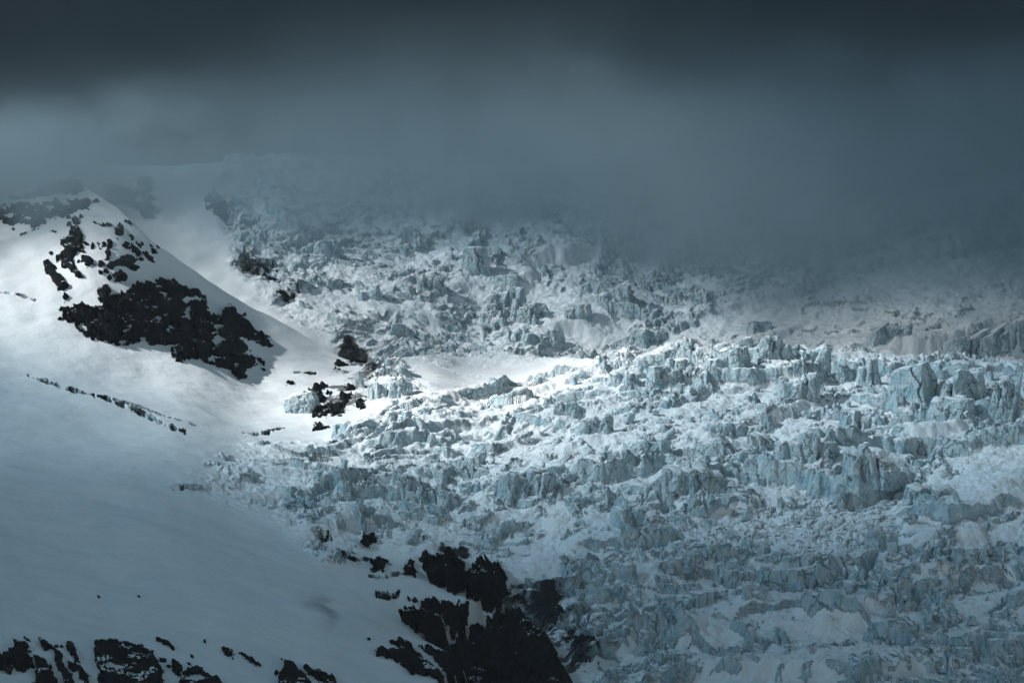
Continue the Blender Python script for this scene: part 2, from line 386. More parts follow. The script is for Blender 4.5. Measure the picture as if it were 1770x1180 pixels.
# rough the broken ice in all three directions so cliffs overhang and break up
am = (mi*(1-.75*fill))[..., None]
q = P.astype(F32)
for sc, a in ((8., .9), (3.6, .6), (1.8, .34)):
    dx = perlin3(q[..., 0]/sc, q[..., 1]/sc, q[..., 2]/(sc*1.7), 200)
    dy = perlin3(q[..., 0]/sc+31, q[..., 1]/sc, q[..., 2]/(sc*1.7), 210)
    dz = perlin3(q[..., 0]/sc, q[..., 1]/sc+17, q[..., 2]/sc, 220)
    P = P+am*np.stack([dx, dy*1.3, dz*.7], -1)*a
nz = vnormals(P)[..., 2]
sn = np.where(mi > .02, np.maximum(fill*.95, sst(.42, .72, nz)), 1)*1.0
sn = np.minimum(sn, np.where(mi > .02, 1, snow)); sn = np.where(rub > .05, np.maximum(sn*(1-.15*rub), rub*(.62+.5*perlin2(bx/11, by/6, 190)+.3*perlin2(bx/3, by/2, 191))), sn)
# debris carried by the ice margins, plus painted shade in the crevasse grooves
dirt_shade = np.zeros(UF.shape)
for (a, b, c_, d_, k) in [(585,690,40,16,1.0),(560,705,30,12,.8),(610,640,26,10,.9),(640,660,22,16,.5),(575,745,50,7,.4),(600,900,60,22,.35),(680,960,60,22,.45),(925,1078,46,30,.8),(985,1150,34,50,.6),
        (900,1040,40,16,.6),(850,985,50,12,.4),(1060,1120,40,30,.4),(780,965,50,14,.5)]:
    dirt_shade = dirt_shade+k*gauss(UF+wob*14, VF+wob*8, a, b, c_, d_, 0)
dirt_shade = np.clip(dirt_shade*(.7+.9*sst(-.3, .4, wob)), 0, 1); dirt_shade = np.maximum(dirt_shade, np.maximum(gor, GD*.5*(1+wob)))  # groove term paints shade into the crevasse interiors
sn = sn*(1-.8*sst(.45, .9, dirt_shade)*mi)
smu = .9*gauss(UF+wob*18, VF+wob*10, 568, 1062, 9, 22, -20)+.5*gauss(UF+wob*20, VF, 548, 1045, 16, 16, -30)+.35*gauss(UF, VF, 560, 640, 30, 4)
smu = smu+.28*(1-sst(-60, 20, VF-720-.3*UF))*0
PF = P; NRt, NCt = PF.shape[:2]
faces = grid_faces(NRt, NCt); co = PF.reshape(-1, 3)
at = {'snow': sn, 'dirt_shade': dirt_shade, 'smudge': np.clip(smu, 0, 1)}
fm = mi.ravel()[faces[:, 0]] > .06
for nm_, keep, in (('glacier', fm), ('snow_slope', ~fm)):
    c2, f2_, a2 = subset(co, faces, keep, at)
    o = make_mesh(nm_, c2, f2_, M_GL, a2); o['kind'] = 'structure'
    o['label'] = 'broken blue white glacier ice with crevasses and snow filled hollows' if nm_ == 'glacier' else 'smooth pale snow slope rising to the peak'

# row/column lookup on the near surface
topc = topf(cols)
def surf(u, v):
    """point and base normal of the near surface under photo pixel (u, v)"""
    u = np.asarray(u, float); v = np.asarray(v, float)
    ci = np.clip(np.interp(u, cols, np.arange(len(cols))), 0, len(cols)-1.001)
    tp = topf(u); r = np.where(v < 1215, (v-tp)/(1215-tp)*(NR-1), NR-1+(v-1215)/(1960-1215)*NX)+NB
    r = np.clip(r, NB, NRt-1.001); i = ci.astype(int); j = r.astype(int); a = (ci-i)[..., None]; b = (r-j)[..., None]
    return (PF[j, i]*(1-a)+PF[j, i+1]*a)*(1-b)+(PF[j+1, i]*(1-a)+PF[j+1, i+1]*a)*b

# ------------------------------------------------------------------ upper icefall
colu = np.r_[np.arange(100, 230, 10.), np.arange(230, 1830, 1.7), np.arange(1830, 2660, 20.)]
rowu = np.r_[np.linspace(-150, 240, 24)[:-1], np.linspace(240, 720, 520)]
UU, VU = np.meshgrid(colu, rowu)
ux, uy, uz = pt(UU, VU, samp(DU, UU, VU))
_c = pt(UU, 285+0*VU, samp(DU, UU, 285+0*VU)); kk = np.clip((285-VU)/435, 0, 1)
ux = np.where(VU < 285, _c[0]*(1+kk*.35), ux); uy = np.where(VU < 285, _c[1]+kk*900, uy); uz = np.where(VU < 285, _c[2]+kk*20, uz)
hU, fU, _, stU = ice_fields(UU, VU, ux/1.3, uy/1.3, True)
wobU = fbm2(ux/40, uy/40, 4, 301)
sU = sdf([(375,330),(400,420),(405,470),(440,520),(500,560),(560,590),(600,640),(620,760),(2700,760),(2700,-300),(330,-300)])
mU = sst(-12, 20, samp(sU, UU+wobU*16, VU+wobU*10))
cal = .55*gauss(UU, VU, 620, 545, 70, 24)+.55*gauss(UU, VU, 1330, 565, 130, 18)+.8*gauss(UU, VU, 1100, 540, 90, 25)*0+.3*gauss(UU, VU, 1550, 520, 120, 35)+.5*gauss(UU, VU, 660, 590, 60, 14)
cal = np.clip(cal, 0, .95)
hU = (hU*1.6)*mU*(1-cal)+(fbm2(ux/110, uy/90, 4, 320)*5+2)*np.maximum(1-mU, cal)
PU = np.stack([ux, uy, uz+hU], -1)
am = (mU*(1-cal)*(1-.75*fU))[..., None]; q = PU.astype(F32)
for sc, a in ((12., 2.0), (6., 1.3), (2.8, .8)):
    dx = perlin3(q[..., 0]/sc, q[..., 1]/sc, q[..., 2]/(sc*1.7), 400)
    dy = perlin3(q[..., 0]/sc+31, q[..., 1]/sc, q[..., 2]/(sc*1.7), 410)
    dz = perlin3(q[..., 0]/sc, q[..., 1]/sc+17, q[..., 2]/sc, 420)
    PU = PU+am*np.stack([dx, dy*1.3, dz*.7], -1)*a
nzU = vnormals(PU)[..., 2]
snU = np.where(mU > .02, np.maximum(np.maximum(fU*.95, cal*1.05), sst(.40, .72, nzU)), 1)
dU = np.zeros(UU.shape)
for (a, b, c_, d_, k) in [(430,455,16,22,.5),(465,480,30,14,.5),(495,518,16,8,.6),(515,508,10,14,.5),(420,430,10,12,.4),(610,625,24,12,1.),(595,610,14,14,.6),(940,468,12,22,.3),(700,575,26,12,.4),(600,600,10,14,.4)]:
    dU = dU+k*gauss(UU+wobU*14, VU+wobU*8, a, b, c_, d_, 0)
dU = np.clip(dU*(.6+1.*sst(-.3, .4, wobU)), 0, 1); snU = snU*(1-.85*sst(.3, .8, dU))
o = make_mesh('upper_icefall', PU.reshape(-1, 3), grid_faces(*UU.shape), M_GL, {'snow': snU, 'dirt_shade': dU, 'smudge': 0*dU}); o['kind'] = 'structure'
o['label'] = 'pale broken icefall climbing behind the glacier into the cloud'
def surf_u(u, v):
    u = np.asarray(u, float); v = np.asarray(v, float)
    x = np.clip(np.interp(u, colu, np.arange(len(colu))), 0, len(colu)-1.001); y = np.clip(np.interp(v, rowu, np.arange(len(rowu))), 0, len(rowu)-1.001)
    i = x.astype(int); j = y.astype(int); a = (x-i)[..., None]; b = (y-j)[..., None]
    return (PU[j, i]*(1-a)+PU[j, i+1]*a)*(1-b)+(PU[j+1, i]*(1-a)+PU[j+1, i+1]*a)*b

# valley ground that carries everything out to the horizon
gx = np.r_[np.linspace(-14000, -1500, 14), np.linspace(-1400, 1400, 29), np.linspace(1500, 14000, 14)]; gy = np.r_[np.linspace(-9000, 0, 12), np.linspace(100, 3000, 30), np.linspace(3200, 16000, 14)]
GX, GY = np.meshgrid(gx, gy)
o = make_mesh('ground', np.stack([GX, GY, -215+fbm2(GX/300, GY/300, 4, 500)*14], -1).reshape(-1, 3), grid_faces(*GX.shape), M_GL, {'snow': np.ones(GX.shape), 'dirt_shade': np.zeros(GX.shape), 'smudge': np.zeros(GX.shape)})
o['kind'] = 'structure'; o['label'] = 'snow covered valley ground below the glacier'

#@@OBJECTS@@
# ------------------------------------------------------------------ rock outcrops, one object each, rooted in the snow
def tagit(o, label, cat, group=None):
    o['label'] = label; o['category'] = cat
    if group: o['group'] = group
    return o
def ell(u, v, w, h, ang=0):
    a = math.radians(ang); r = []
    for k in range(14):
        t = 2*math.pi*k/14; j = 1+.16*math.sin(k*2.3+u)+.1*math.cos(k*4.1+v)
        x, y = w/2*math.cos(t)*j, h/2*math.sin(t)*j
        r.append((u+x*math.cos(a)-y*math.sin(a), v+x*math.sin(a)+y*math.cos(a)))
    return r
def rock(poly, label, H=3., rough=1.6, jag=3.2, edge=5., sf=surf, group=None, patch=.0, name='rock_outcrop', step=None, cat='rock', ND=(-.25, -.72, .62)):
    p = np.array(poly, float); lo = p.min(0)-7; hi = p.max(0)+7
    size = max(hi-lo); st = step or (1.15 if size > 40 else .8)
    uu, vv = np.meshgrid(np.arange(lo[0], hi[0]+st, st), np.arange(lo[1], hi[1]+st, st))
    sc = max(3., min(11., size/4)); jg = min(jag, size*.10)
    sd = sdf_at(poly, uu, vv)+jg*1.4*fbm2(uu/sc, vv/(sc*.8), 4, 800)+jg*.5*ridged2(uu/(sc*.5), vv/(sc*.5), 2, 810)-.3*jg
    if patch: sd = np.minimum(sd, 14*(fbm2(uu/26, vv/9, 4, 820)+.42-patch))
    if uu.min() < topf(lo[0]) and 0: pass
    B = sf(uu, vv)
    q = B.astype(F32)
    e = min(edge, size*.16); ins = sst(-.5, e, sd)
    f1, f2, hsh, cx, cy = worley(uu/8.5+fbm2(uu/9, vv/9, 2, 830)*.4, vv/6.5, 840)
    r = (_r(hsh)-.4)*1.3+perlin3(q[..., 0]/3.2, q[..., 1]/4., q[..., 2]/3.2, 850)*.9+perlin3(q[..., 0]/1.3, q[..., 1]/1.6, q[..., 2]/1.3, 860)*.4
    off = -1.6*(1-sst(-4, .5, sd))+H*ins+rough*r*ins+.25*(sd > 0)
    nd = np.array(ND); nd = nd/np.linalg.norm(nd)
    Pn = B+off[..., None]*nd
    f = grid_faces(*uu.shape); keep = (sd.ravel()[f] > -3.0).any(1)
    nzz = vnormals(Pn)[..., 2]
    a = {'snow': sst(.76, .95, nzz)*sst(.05, .4, perlin3(q[..., 0]/9, q[..., 1]/14, q[..., 2]/4, 870)+.03)}
    c2, f2_, a2 = subset(Pn.reshape(-1, 3), f, keep, a)
    o = make_mesh(name, c2, f2_, M_ROCK, a2)
    return tagit(o, label, cat, group)

rock([(212,505),(237,494),(271,488),(305,488),(322,496),(347,500),(354,511),(335,513),(324,524),(356,521),(360,534),(369,545),(388,538),(396,527),(407,528),(424,543),(445,568),(462,577),(472,593),(458,596),(432,583),(424,585),(434,606),(445,621),(430,632),(426,646),(411,653),(398,640),(369,625),(339,617),(313,623),(297,613),(292,596),(254,593),(233,591),(195,593),(161,587),(140,577),(127,560),(102,555),(106,547),(131,534),(169,534),(195,521)],
     'largest black rock face, long and jagged, below the snowy summit', 5., 3.0, 3.6, 8, patch=.12)
PEAK = [
 ([(123,401),(138,405),(144,414),(141,424),(147,438),(131,440),(127,451),(131,466),(142,480),(131,481),(119,466),(108,461),(104,448),(110,438),(106,429),(119,418)], 'tall dark crag running down the upper left snow of the peak'),
 ([(75,459),(84,451),(95,459),(97,470),(104,476),(119,491),(116,502),(100,505),(93,485),(80,470)], 'slanting dark crag at the far left foot of the tall crag'),
 (ell(151,454,21,17), 'round black boulder beside the tall dark crag'),
 ([(166,457),(177,448),(186,457),(201,450),(214,444),(229,443),(239,450),(232,457),(240,463),(235,467),(224,464),(214,458),(201,458),(192,463),(183,459),(172,460)], 'long thin dark rock band above the largest black face'),
 (ell(208,476,25,17,-8), 'oval black rock just above the largest black face'),
 ([(172,500),(186,491),(193,500),(188,512),(194,522),(174,525),(168,513)], 'dark rock knob touching the upper left edge of the largest face'),
 (ell(207,403,13,21,15), 'upright dark rock below the summit cone'),
 (ell(190,424,10,12,20), 'squarish dark rock in the middle of the summit snow'),
 (ell(187,439,8,17,20), 'narrow upright dark rock under the squarish one'),
 (ell(219,425,10,12), 'dark rock left of the slanting rib near the ridge'),
 (ell(235,433,26,9,48), 'slanting dark rock rib close to the snow ridge'),
 (ell(258,446,19,9,40), 'dark wedge of rock lowest along the snow ridge'),
 (ell(179,394,30,5,4), 'thin curved line of rock across the summit cone'),
 (ell(225,390,17,6,28), 'small slanting rock high beside the snow ridge'),
 (ell(266,435,10,7,45), 'small broken rock on the outer ridge snow'),
 (ell(131,394,12,15,-35), 'broken dark rock at the top of the tall crag'),
 (ell(113,537,20,8,-10), 'low dark stone at the left tip of the largest face'),
 (ell(114,515,8,12,20), 'dark stone above the left tip of the largest face'),
 (ell(451,617,14,6,35), 'slim dark rock off the right toe of the largest face'),
 (ell(500,663,13,6,-8), 'lone dark stone in smooth snow above the blue ice slab')]
for pl, lb in PEAK: rock(pl, lb, 2.2, 1.2, 2.4, 3.5, group='dark rocks breaking through the peak snow')
for (a, b, c_, d_, g) in [(184,467,9,7,0),(175,470,9,5,-15),(244,450,8,6,0),(273,428,7,3,50),(228,412,9,4,35),(239,424,14,4,42),(180,423,6,8,30),(160,427,5,11,10),(118,399,11,4,-35),(118,384,9,8,20),(165,352,11,6,0),(140,384,5,13,10),
      (92,412,9,3,10),(40,408,13,4,-15),(170,421,4,6,0),(190,478,6,8,20),(99,449,6,9,0),(455,633,9,4,30),(112,421,5,4,0),(149,424,9,5,30),(173,431,4,3,0),(136,455,4,4,0),(88,442,5,3,0),(246,424,5,3,40),(262,427,6,3,40),(250,440,8,4,40),(207,391,3,3,0),(22,396,8,3,0)]:
    rock(ell(a, b, c_, d_, g), 'tiny dark stone poking out of the peak snow', 1.3, .5, 1.2, 2., group='tiny stones in the peak snow', name='stone', step=.7)
rock([(-40,350),(0,354),(19,351),(37,355),(62,359),(97,357),(119,361),(153,359),(155,367),(131,372),(112,382),(97,384),(80,385),(78,395),(69,395),(67,405),(56,405),(52,391),(28,391),(7,385),(-40,376)], 'wide grey rock band fading into mist at the left summit', 3, 1.8, 2.6, 5, patch=.15)
rock([(114,348),(127,351),(140,347),(155,347),(156,356),(140,357),(127,360),(116,354)], 'small misty rock patch above the wide grey band', 2, 1.2, 2, 3)
rock([(20,338),(60,334),(80,322),(103,313),(142,312),(147,330),(130,338),(100,341),(60,345),(25,345)], 'faint topmost rock mass almost lost in the mist', 3, 2., 3, 5)
rock([(173,330),(205,326),(238,330),(246,312),(262,314),(265,358),(270,382),(261,379),(250,380),(240,373),(225,369),(205,362),(187,353)], 'misty rock tower standing behind the snow ridge', 6, 3., 4, 6, sf=surf_u, patch=.34)
rock([(352,340),(372,342),(392,356),(402,384),(388,386),(372,372),(356,360)], 'faint dark crag in mist at the left edge of the icefall', 5, 3., 4, 6, sf=surf_u, patch=.34)
for pl, lb in [(ell(430,455,22,46,-18), 'streaked grey crag on the left edge of the icefall'), (ell(470,480,50,28,8), 'streaked grey rock wall half covered by snow in the icefall'),
      (ell(495,517,30,13,-4), 'dark rock lump under the streaked grey wall'), (ell(517,506,14,24,8), 'upright dark rock at the foot of the icefall snow')]:
    rock(pl, lb, .5, 1.6, 7., 8, sf=surf_u, patch=.44, group='grey rocks beside the icefall')
MID = [([(537,676),(545,668),(559,665),(566,672),(572,682),(563,692),(552,698),(541,690)], 'black rock lump on top of the blue ice slab'),
 ([(537,711),(554,707),(567,696),(585,698),(597,708),(586,720),(570,718),(556,722),(544,722)], 'low black rock mass beneath the blue ice slab'),
 (ell(597,692,18,24,15), 'black rock right of the blue ice slab against the ice'),
 ([(540,735),(550,730),(565,737),(556,745),(545,743)], 'small dark boulder below the blue ice slab'),
 (ell(622,702,20,16,10), 'rounded dark boulder in snow beside the bright ice domes'),
 (ell(586,629,20,13,5), 'dark rock patch left of the small grey ice cliff'),
 ([(600,617),(610,608),(622,603),(636,612),(638,625),(622,627),(608,624)], 'dark broken rock above the small grey ice cliff'),
 (ell(606,676,13,18,-20), 'small black rock at the base of the pointed white serac')]
for pl, lb in MID: rock(pl, lb, 1.8, 1.8, 4.0, 4, group='dark rocks between the snow slope and the glacier', patch=.03)
LOW = [([(-40,1118),(0,1123),(14,1127),(29,1110),(47,1112),(51,1127),(61,1145),(40,1152),(22,1141),(18,1156),(7,1148),(-40,1160)], 'black rock in the lower left corner of the slope'),
 ([(61,1134),(72,1132),(87,1145),(98,1167),(100,1210),(54,1210),(65,1159)], 'blocky black rock right of the corner rock'),
 ([(65,1109),(80,1110),(92,1121),(78,1123)], 'small slanting black rock above the corner rocks'),
 ([(90,1123),(100,1126),(107,1134),(112,1150),(127,1160),(138,1205),(120,1205),(116,1174),(103,1152)], 'thin black rib running down beside the blocky rock'),
 ([(114,1118),(122,1113),(132,1122),(140,1142),(132,1140),(122,1130)], 'hooked black rock left of the broad black buttress'),
 (ell(127,1148,20,12,10), 'small round black rock inside the corner group'),
 ([(139,1148),(155,1163),(154,1172),(137,1166)], 'small black rock near the left side of the broad buttress'),
 ([(166,1112),(179,1107),(192,1109),(202,1107),(224,1110),(249,1114),(268,1127),(278,1145),(283,1163),(282,1215),(170,1215),(174,1156),(164,1134)], 'broad black rock buttress in the lower left snow'),
 ([(296,1141),(307,1137),(317,1151),(308,1166),(298,1156)], 'black rock knob right of the broad buttress'),
 ([(311,1215),(315,1165),(334,1149),(347,1152),(358,1163),(380,1174),(390,1215)], 'black hump of rock second from the broad buttress'),
 (ell(285,1103,32,7,33), 'thin black rock streak above the broad buttress'),
 (ell(396,1126,20,12,48), 'isolated oval black rock on the lower snow'),
 (ell(436,1143,30,7,38), 'slim slanting black rock right of the isolated oval one'),
 ([(477,1215),(488,1163),(495,1142),(506,1145),(521,1163),(535,1180),(548,1215)], 'pointed black rock at the lower edge below the smudged snow'),
 ([(517,1145),(528,1148),(542,1156),(560,1163),(578,1172),(590,1212),(575,1205),(564,1178),(553,1181),(539,1167)], 'narrow black rib right of the pointed rock'),
 ([(648,1128),(676,1125),(692,1121),(676,1109),(692,1100),(708,1107),(718,1120),(731,1136),(752,1149),(770,1164),(785,1182),(800,1215),(765,1215),(757,1176),(739,1167),(713,1167),(697,1154),(671,1143),(653,1138)], 'black rock ridge left of the narrow snow streak at the gorge'),
 ([(723,1112),(749,1115),(775,1125),(806,1128),(817,1141),(835,1180),(850,1215),(812,1215),(800,1178),(786,1169),(770,1154),(744,1128)], 'black rock ridge right of the narrow snow streak at the gorge')]
for pl, lb in LOW: rock(pl, lb, 2.4, 1.4, 3.2, 4, group='black rocks in the lower snow')
for (a, b, c_, d_, g) in [(333,1130,6,4,40),(354,1104,4,5,0),(419,1128,9,5,20),(282,1135,13,8,20),(291,1145,8,5,0),(47,1106,12,3,35),(97,1118,6,3,0),(107,1119,5,3,0),(172,1026,5,2,0),(240,1029,5,2,10),(488,1136,4,2,0),(299,1115,6,3,30),(327,1142,10,4,35),(478,1168,8,8,0),(505,1143,3,2,0),(638,1106,5,3,0)]:
    rock(ell(a, b, c_, d_, g), 'tiny black stone in the lower snow slope', 1.0, .4, 1.2, 2., group='tiny stones in the lower snow', name='stone', step=.7)
GORGE = [([(741,985),(765,969),(786,966),(799,978),(806,995),(804,1021),(786,1026),(773,1011),(747,1006)], 'dark rock cliff at the upper left rim of the gorge', 7.),
 ([(806,1006),(822,993),(838,986),(858,996),(864,984),(873,1008),(877,1034),(864,1050),(843,1042),(809,1029)], 'dark fractured cliff next to the ice on the gorge rim', 9.),
 ([(726,1042),(739,1026),(762,1034),(786,1037),(812,1042),(806,1056),(765,1054),(744,1046)], 'dark jagged rock shelf under the gorge rim', 3.),
 ([(697,1068),(708,1058),(752,1060),(779,1062),(806,1056),(838,1054),(866,1058),(905,1070),(930,1094),(956,1118),(968,1144),(985,1172),(992,1215),(980,1300),(845,1300),(838,1165),(822,1136),(806,1126),(770,1102),(739,1094),(708,1079)], 'huge black rock wall inside the gorge', 10.),
 (ell(654,968,26,22,-20), 'dark rock hole edge under the left snow ribs', 2.5),
 (ell(710,980,20,20,-20), 'dark rock between two curved snow ribs', 2.5),
 (ell(739,970,26,15,10), 'low dark rock where snow ribs meet the gorge', 2.5),
 (ell(667,1021,36,11,3), 'lens shaped dark rock in the snow left of the gorge', 1.5),
 (ell(713,1030,13,5,10), 'small dark rock between the lens shaped rock and gorge', 1.5),
 (ell(588,955,24,9,-5), 'dark shape for a shaded ice hollow at the left end of the curved snow ribs', 1.6),  # from here on, black shapes stand in for shade in ice hollows
 (ell(560,930,22,8,10), 'thin dark shape for a shaded ice hollow under the ice margin of the lower glacier', 1.6),
 (ell(606,966,30,8,12), 'dark strip for a shaded ice hollow under the lowest curved snow rib', 1.6),
 (ell(638,930,26,16,-30), 'dark patch for a shaded ice hollow high among the curved snow ribs', 2.)]
for pl, lb, H in GORGE: rock(pl, lb, H, 2.4, 3.6, 6, group='dark rocks around the gorge')

# ------------------------------------------------------------------ seracs
def sphere_dirs(n):
    out, fs, off = [], [], 0
    g = np.linspace(-1, 1, n)
    a, b = np.meshgrid(g, g)
    for ax in range(3):
        for s in (-1, 1):
            c = np.zeros(a.shape+(3,)); c[..., ax] = s; c[..., (ax+1) % 3] = a*s; c[..., (ax+2) % 3] = b
            out.append(c.reshape(-1, 3)); i = np.arange(n*n).reshape(n, n)+off; off += n*n
            fs.append(np.stack([i[:-1, :-1], i[:-1, 1:], i[1:, 1:], i[1:, :-1]], -1).reshape(-1, 4))
    P = np.concatenate(out); Fc = np.concatenate(fs)
    _, first, inv = np.unique(np.round(P*1000).astype(int), axis=0, return_index=True, return_inverse=True)
    return P[first], inv.ravel()[Fc]
DIRS = {}
def poly_solid(planes, n, p, dims):
    if n not in DIRS: DIRS[n] = sphere_dirs(n)
    d, f = DIRS[n]
    d = d*np.array(dims); d = d/np.linalg.norm(d, axis=1, keepdims=True)
    s = 0
    for nn_, dist in planes:
        s = s+(np.maximum(d@nn_, 0)/dist)**p
    return d*(s**(-1./p))[:, None], f
def serac(u, v, w, h, label, seed, sf=surf, top=(0, 0), lean=(0, 0), cap=True, group=None, n=34, depth=.8, rz=None, sink=.35, crack=None, m=None, bare=False):
    rg = np.random.RandomState(seed)
    base = sf(np.array([float(u)]), np.array([float(v)]))[0]
    k = base[1]/FPX; W, Hh = w*k, h*k*1.05; Dp = W*depth
    if m is None: m = 1 if w < 32 else (3 if w < 70 else 4)
    body, bf, caps, cf_, off, coff = [], [], [], [], 0, 0
    xs = (np.arange(m)+.5)/m-.5
    for j in range(m):
        wj = W/m*rg.uniform(1.15, 1.55) if m > 1 else W; dj = Dp*rg.uniform(.65, 1.)
        cx_ = xs[j]*W*.86+rg.uniform(-.04, .04)*W; cy_ = rg.uniform(-.16, .2)*Dp
        hj = Hh*(1-max(-.5, min(.5, top[0]*xs[j]*1.1)))*(rg.uniform(.8, 1.02) if m > 1 else .95)
        if rg.rand() < .25 and m > 2: hj *= .7
        hz_ = (hj+Hh*sink)/2; c = base+np.array([cx_, Dp*.35+cy_, hj-hz_])
        planes = []; ns = rg.randint(5, 8); a0 = rg.rand()*6.28 if rz is None else rz
        for i in range(ns):
            a_ = a0+2*math.pi*(i+rg.uniform(-.3, .3))/ns; nx, ny = math.cos(a_), math.sin(a_)
            v_ = np.array([nx, ny, rg.uniform(-.10, .30)-lean[0]*nx-lean[1]*ny]); planes.append((v_/np.linalg.norm(v_), .5*math.hypot(nx*wj, ny*dj)*rg.uniform(.82, 1.05)))
        tn = np.array([top[0]*.8+rg.uniform(-.18, .18), top[1]+rg.uniform(-.2, .05), 1.]); tn /= np.linalg.norm(tn); planes.append((tn, hz_*tn[2]))
        for _ in range(rg.randint(1, 4)):
            a_ = rg.rand()*6.28; v_ = np.array([math.cos(a_), math.sin(a_), rg.uniform(.4, 1.1)]); v_ /= np.linalg.norm(v_); planes.append((v_, (hz_*v_[2]+.5*wj*math.hypot(v_[0], v_[1]))*rg.uniform(.66, .86)))
        side = list(planes); planes.append((np.array([0, 0, -1.]), hz_))
        P_, f = poly_solid(planes, n, 26, (wj, dj, 2*hz_))
        q = (P_+c).astype(F32); nd = P_/np.linalg.norm(P_, axis=1, keepdims=True)
        def p3(s1, s2, sd_): return perlin3(q[:, 0]/s1, q[:, 1]/s1, q[:, 2]/s2, sd_)
        A1 = min(1.6, wj*.12)
        fl = p3(wj*.35, wj*.5, 903)*A1*1.3-np.abs(p3(3., 5., 901))*A1*.8-np.abs(p3(1.1, 2.6, 902))*.6+p3(1.5, 1.8, 905)*min(.6, wj*.06)+p3(.6, .8, 907)*.25
        P2 = P_+nd*fl[:, None]+(nd*[.5, .5, .25])*((p3(4.5, 4.5, 911))*A1)[:, None]
        zz = (P2[:, 2]+c[2]-base[2])/Hh
        if crack:
            wx_ = P2[:, 0]+c[0]-base[0]
            xx = wx_-(crack[0]*W+.13*W*np.where(zz > .55, -(zz-.55)*2., .22)+.03*W*np.sin(zz*14)); g = (np.abs(xx) < crack[1])*(nd[:, 1] < .1)*(zz > .1)
            P2[:, 1] += g*2.2
        body.append(P2+c-base); bf.append(f+off); off += len(P2)
        if cap and wj > 5:
            th_ = min(.8, .07*wj+.2); P0 = tn*(hz_*tn[2]-.25); pl2 = []
            for (nn_, dist) in side:
                if nn_ is tn: continue
                dd = (dist-A1*.5)*.97-nn_@P0
                pl2.append((nn_, max(dd, .06*wj)))
            pl2.append((tn, th_)); pl2.append((-tn, .7))
            P3, f3 = poly_solid(pl2, 16, 4, (wj, dj, th_*1.4)); q3 = (P3+P0+c).astype(F32)
            P3 = P3+np.array([0, 0, 1.])*(perlin3(q3[:, 0]/3., q3[:, 1]/3., q3[:, 2]/3., 909)*.6)[:, None]
            caps.append(P3+P0+c-base); cf_.append(f3)
    P2 = np.concatenate(body)
    o = make_mesh('ice_body', P2, np.concatenate(bf), M_GL)
    nr_ = np.empty(len(P2)*3, F32); o.data.vertex_normals.foreach_get('vector', nr_); nzv = nr_.reshape(-1, 3)[:, 2]
    for nm_, val in (('snow', sst(.40, .70, nzv)), ('dirt_shade', np.zeros(len(nzv))), ('smudge', np.zeros(len(nzv)))):
        at_ = o.data.attributes.new(nm_, 'FLOAT', 'POINT'); at_.data.foreach_set('value', np.ascontiguousarray(val, F32))
    if bare:
        o.name = 'ice_block'; o.location = base; return tagit(o, label, 'ice block', group)
    r = bpy.data.objects.new('serac', None); C.objects.link(r); r.location = base; tagit(r, label, 'serac', group)
    o.parent = r
    for P3, f3 in zip(caps, cf_):
        oc = make_mesh('snow_cap', P3, f3, M_GL, {'snow': np.ones(len(P3))*1.2, 'dirt_shade': np.zeros(len(P3)), 'smudge': np.zeros(len(P3))}); oc.parent = r
    return r
G1 = 'large seracs on the glacier'
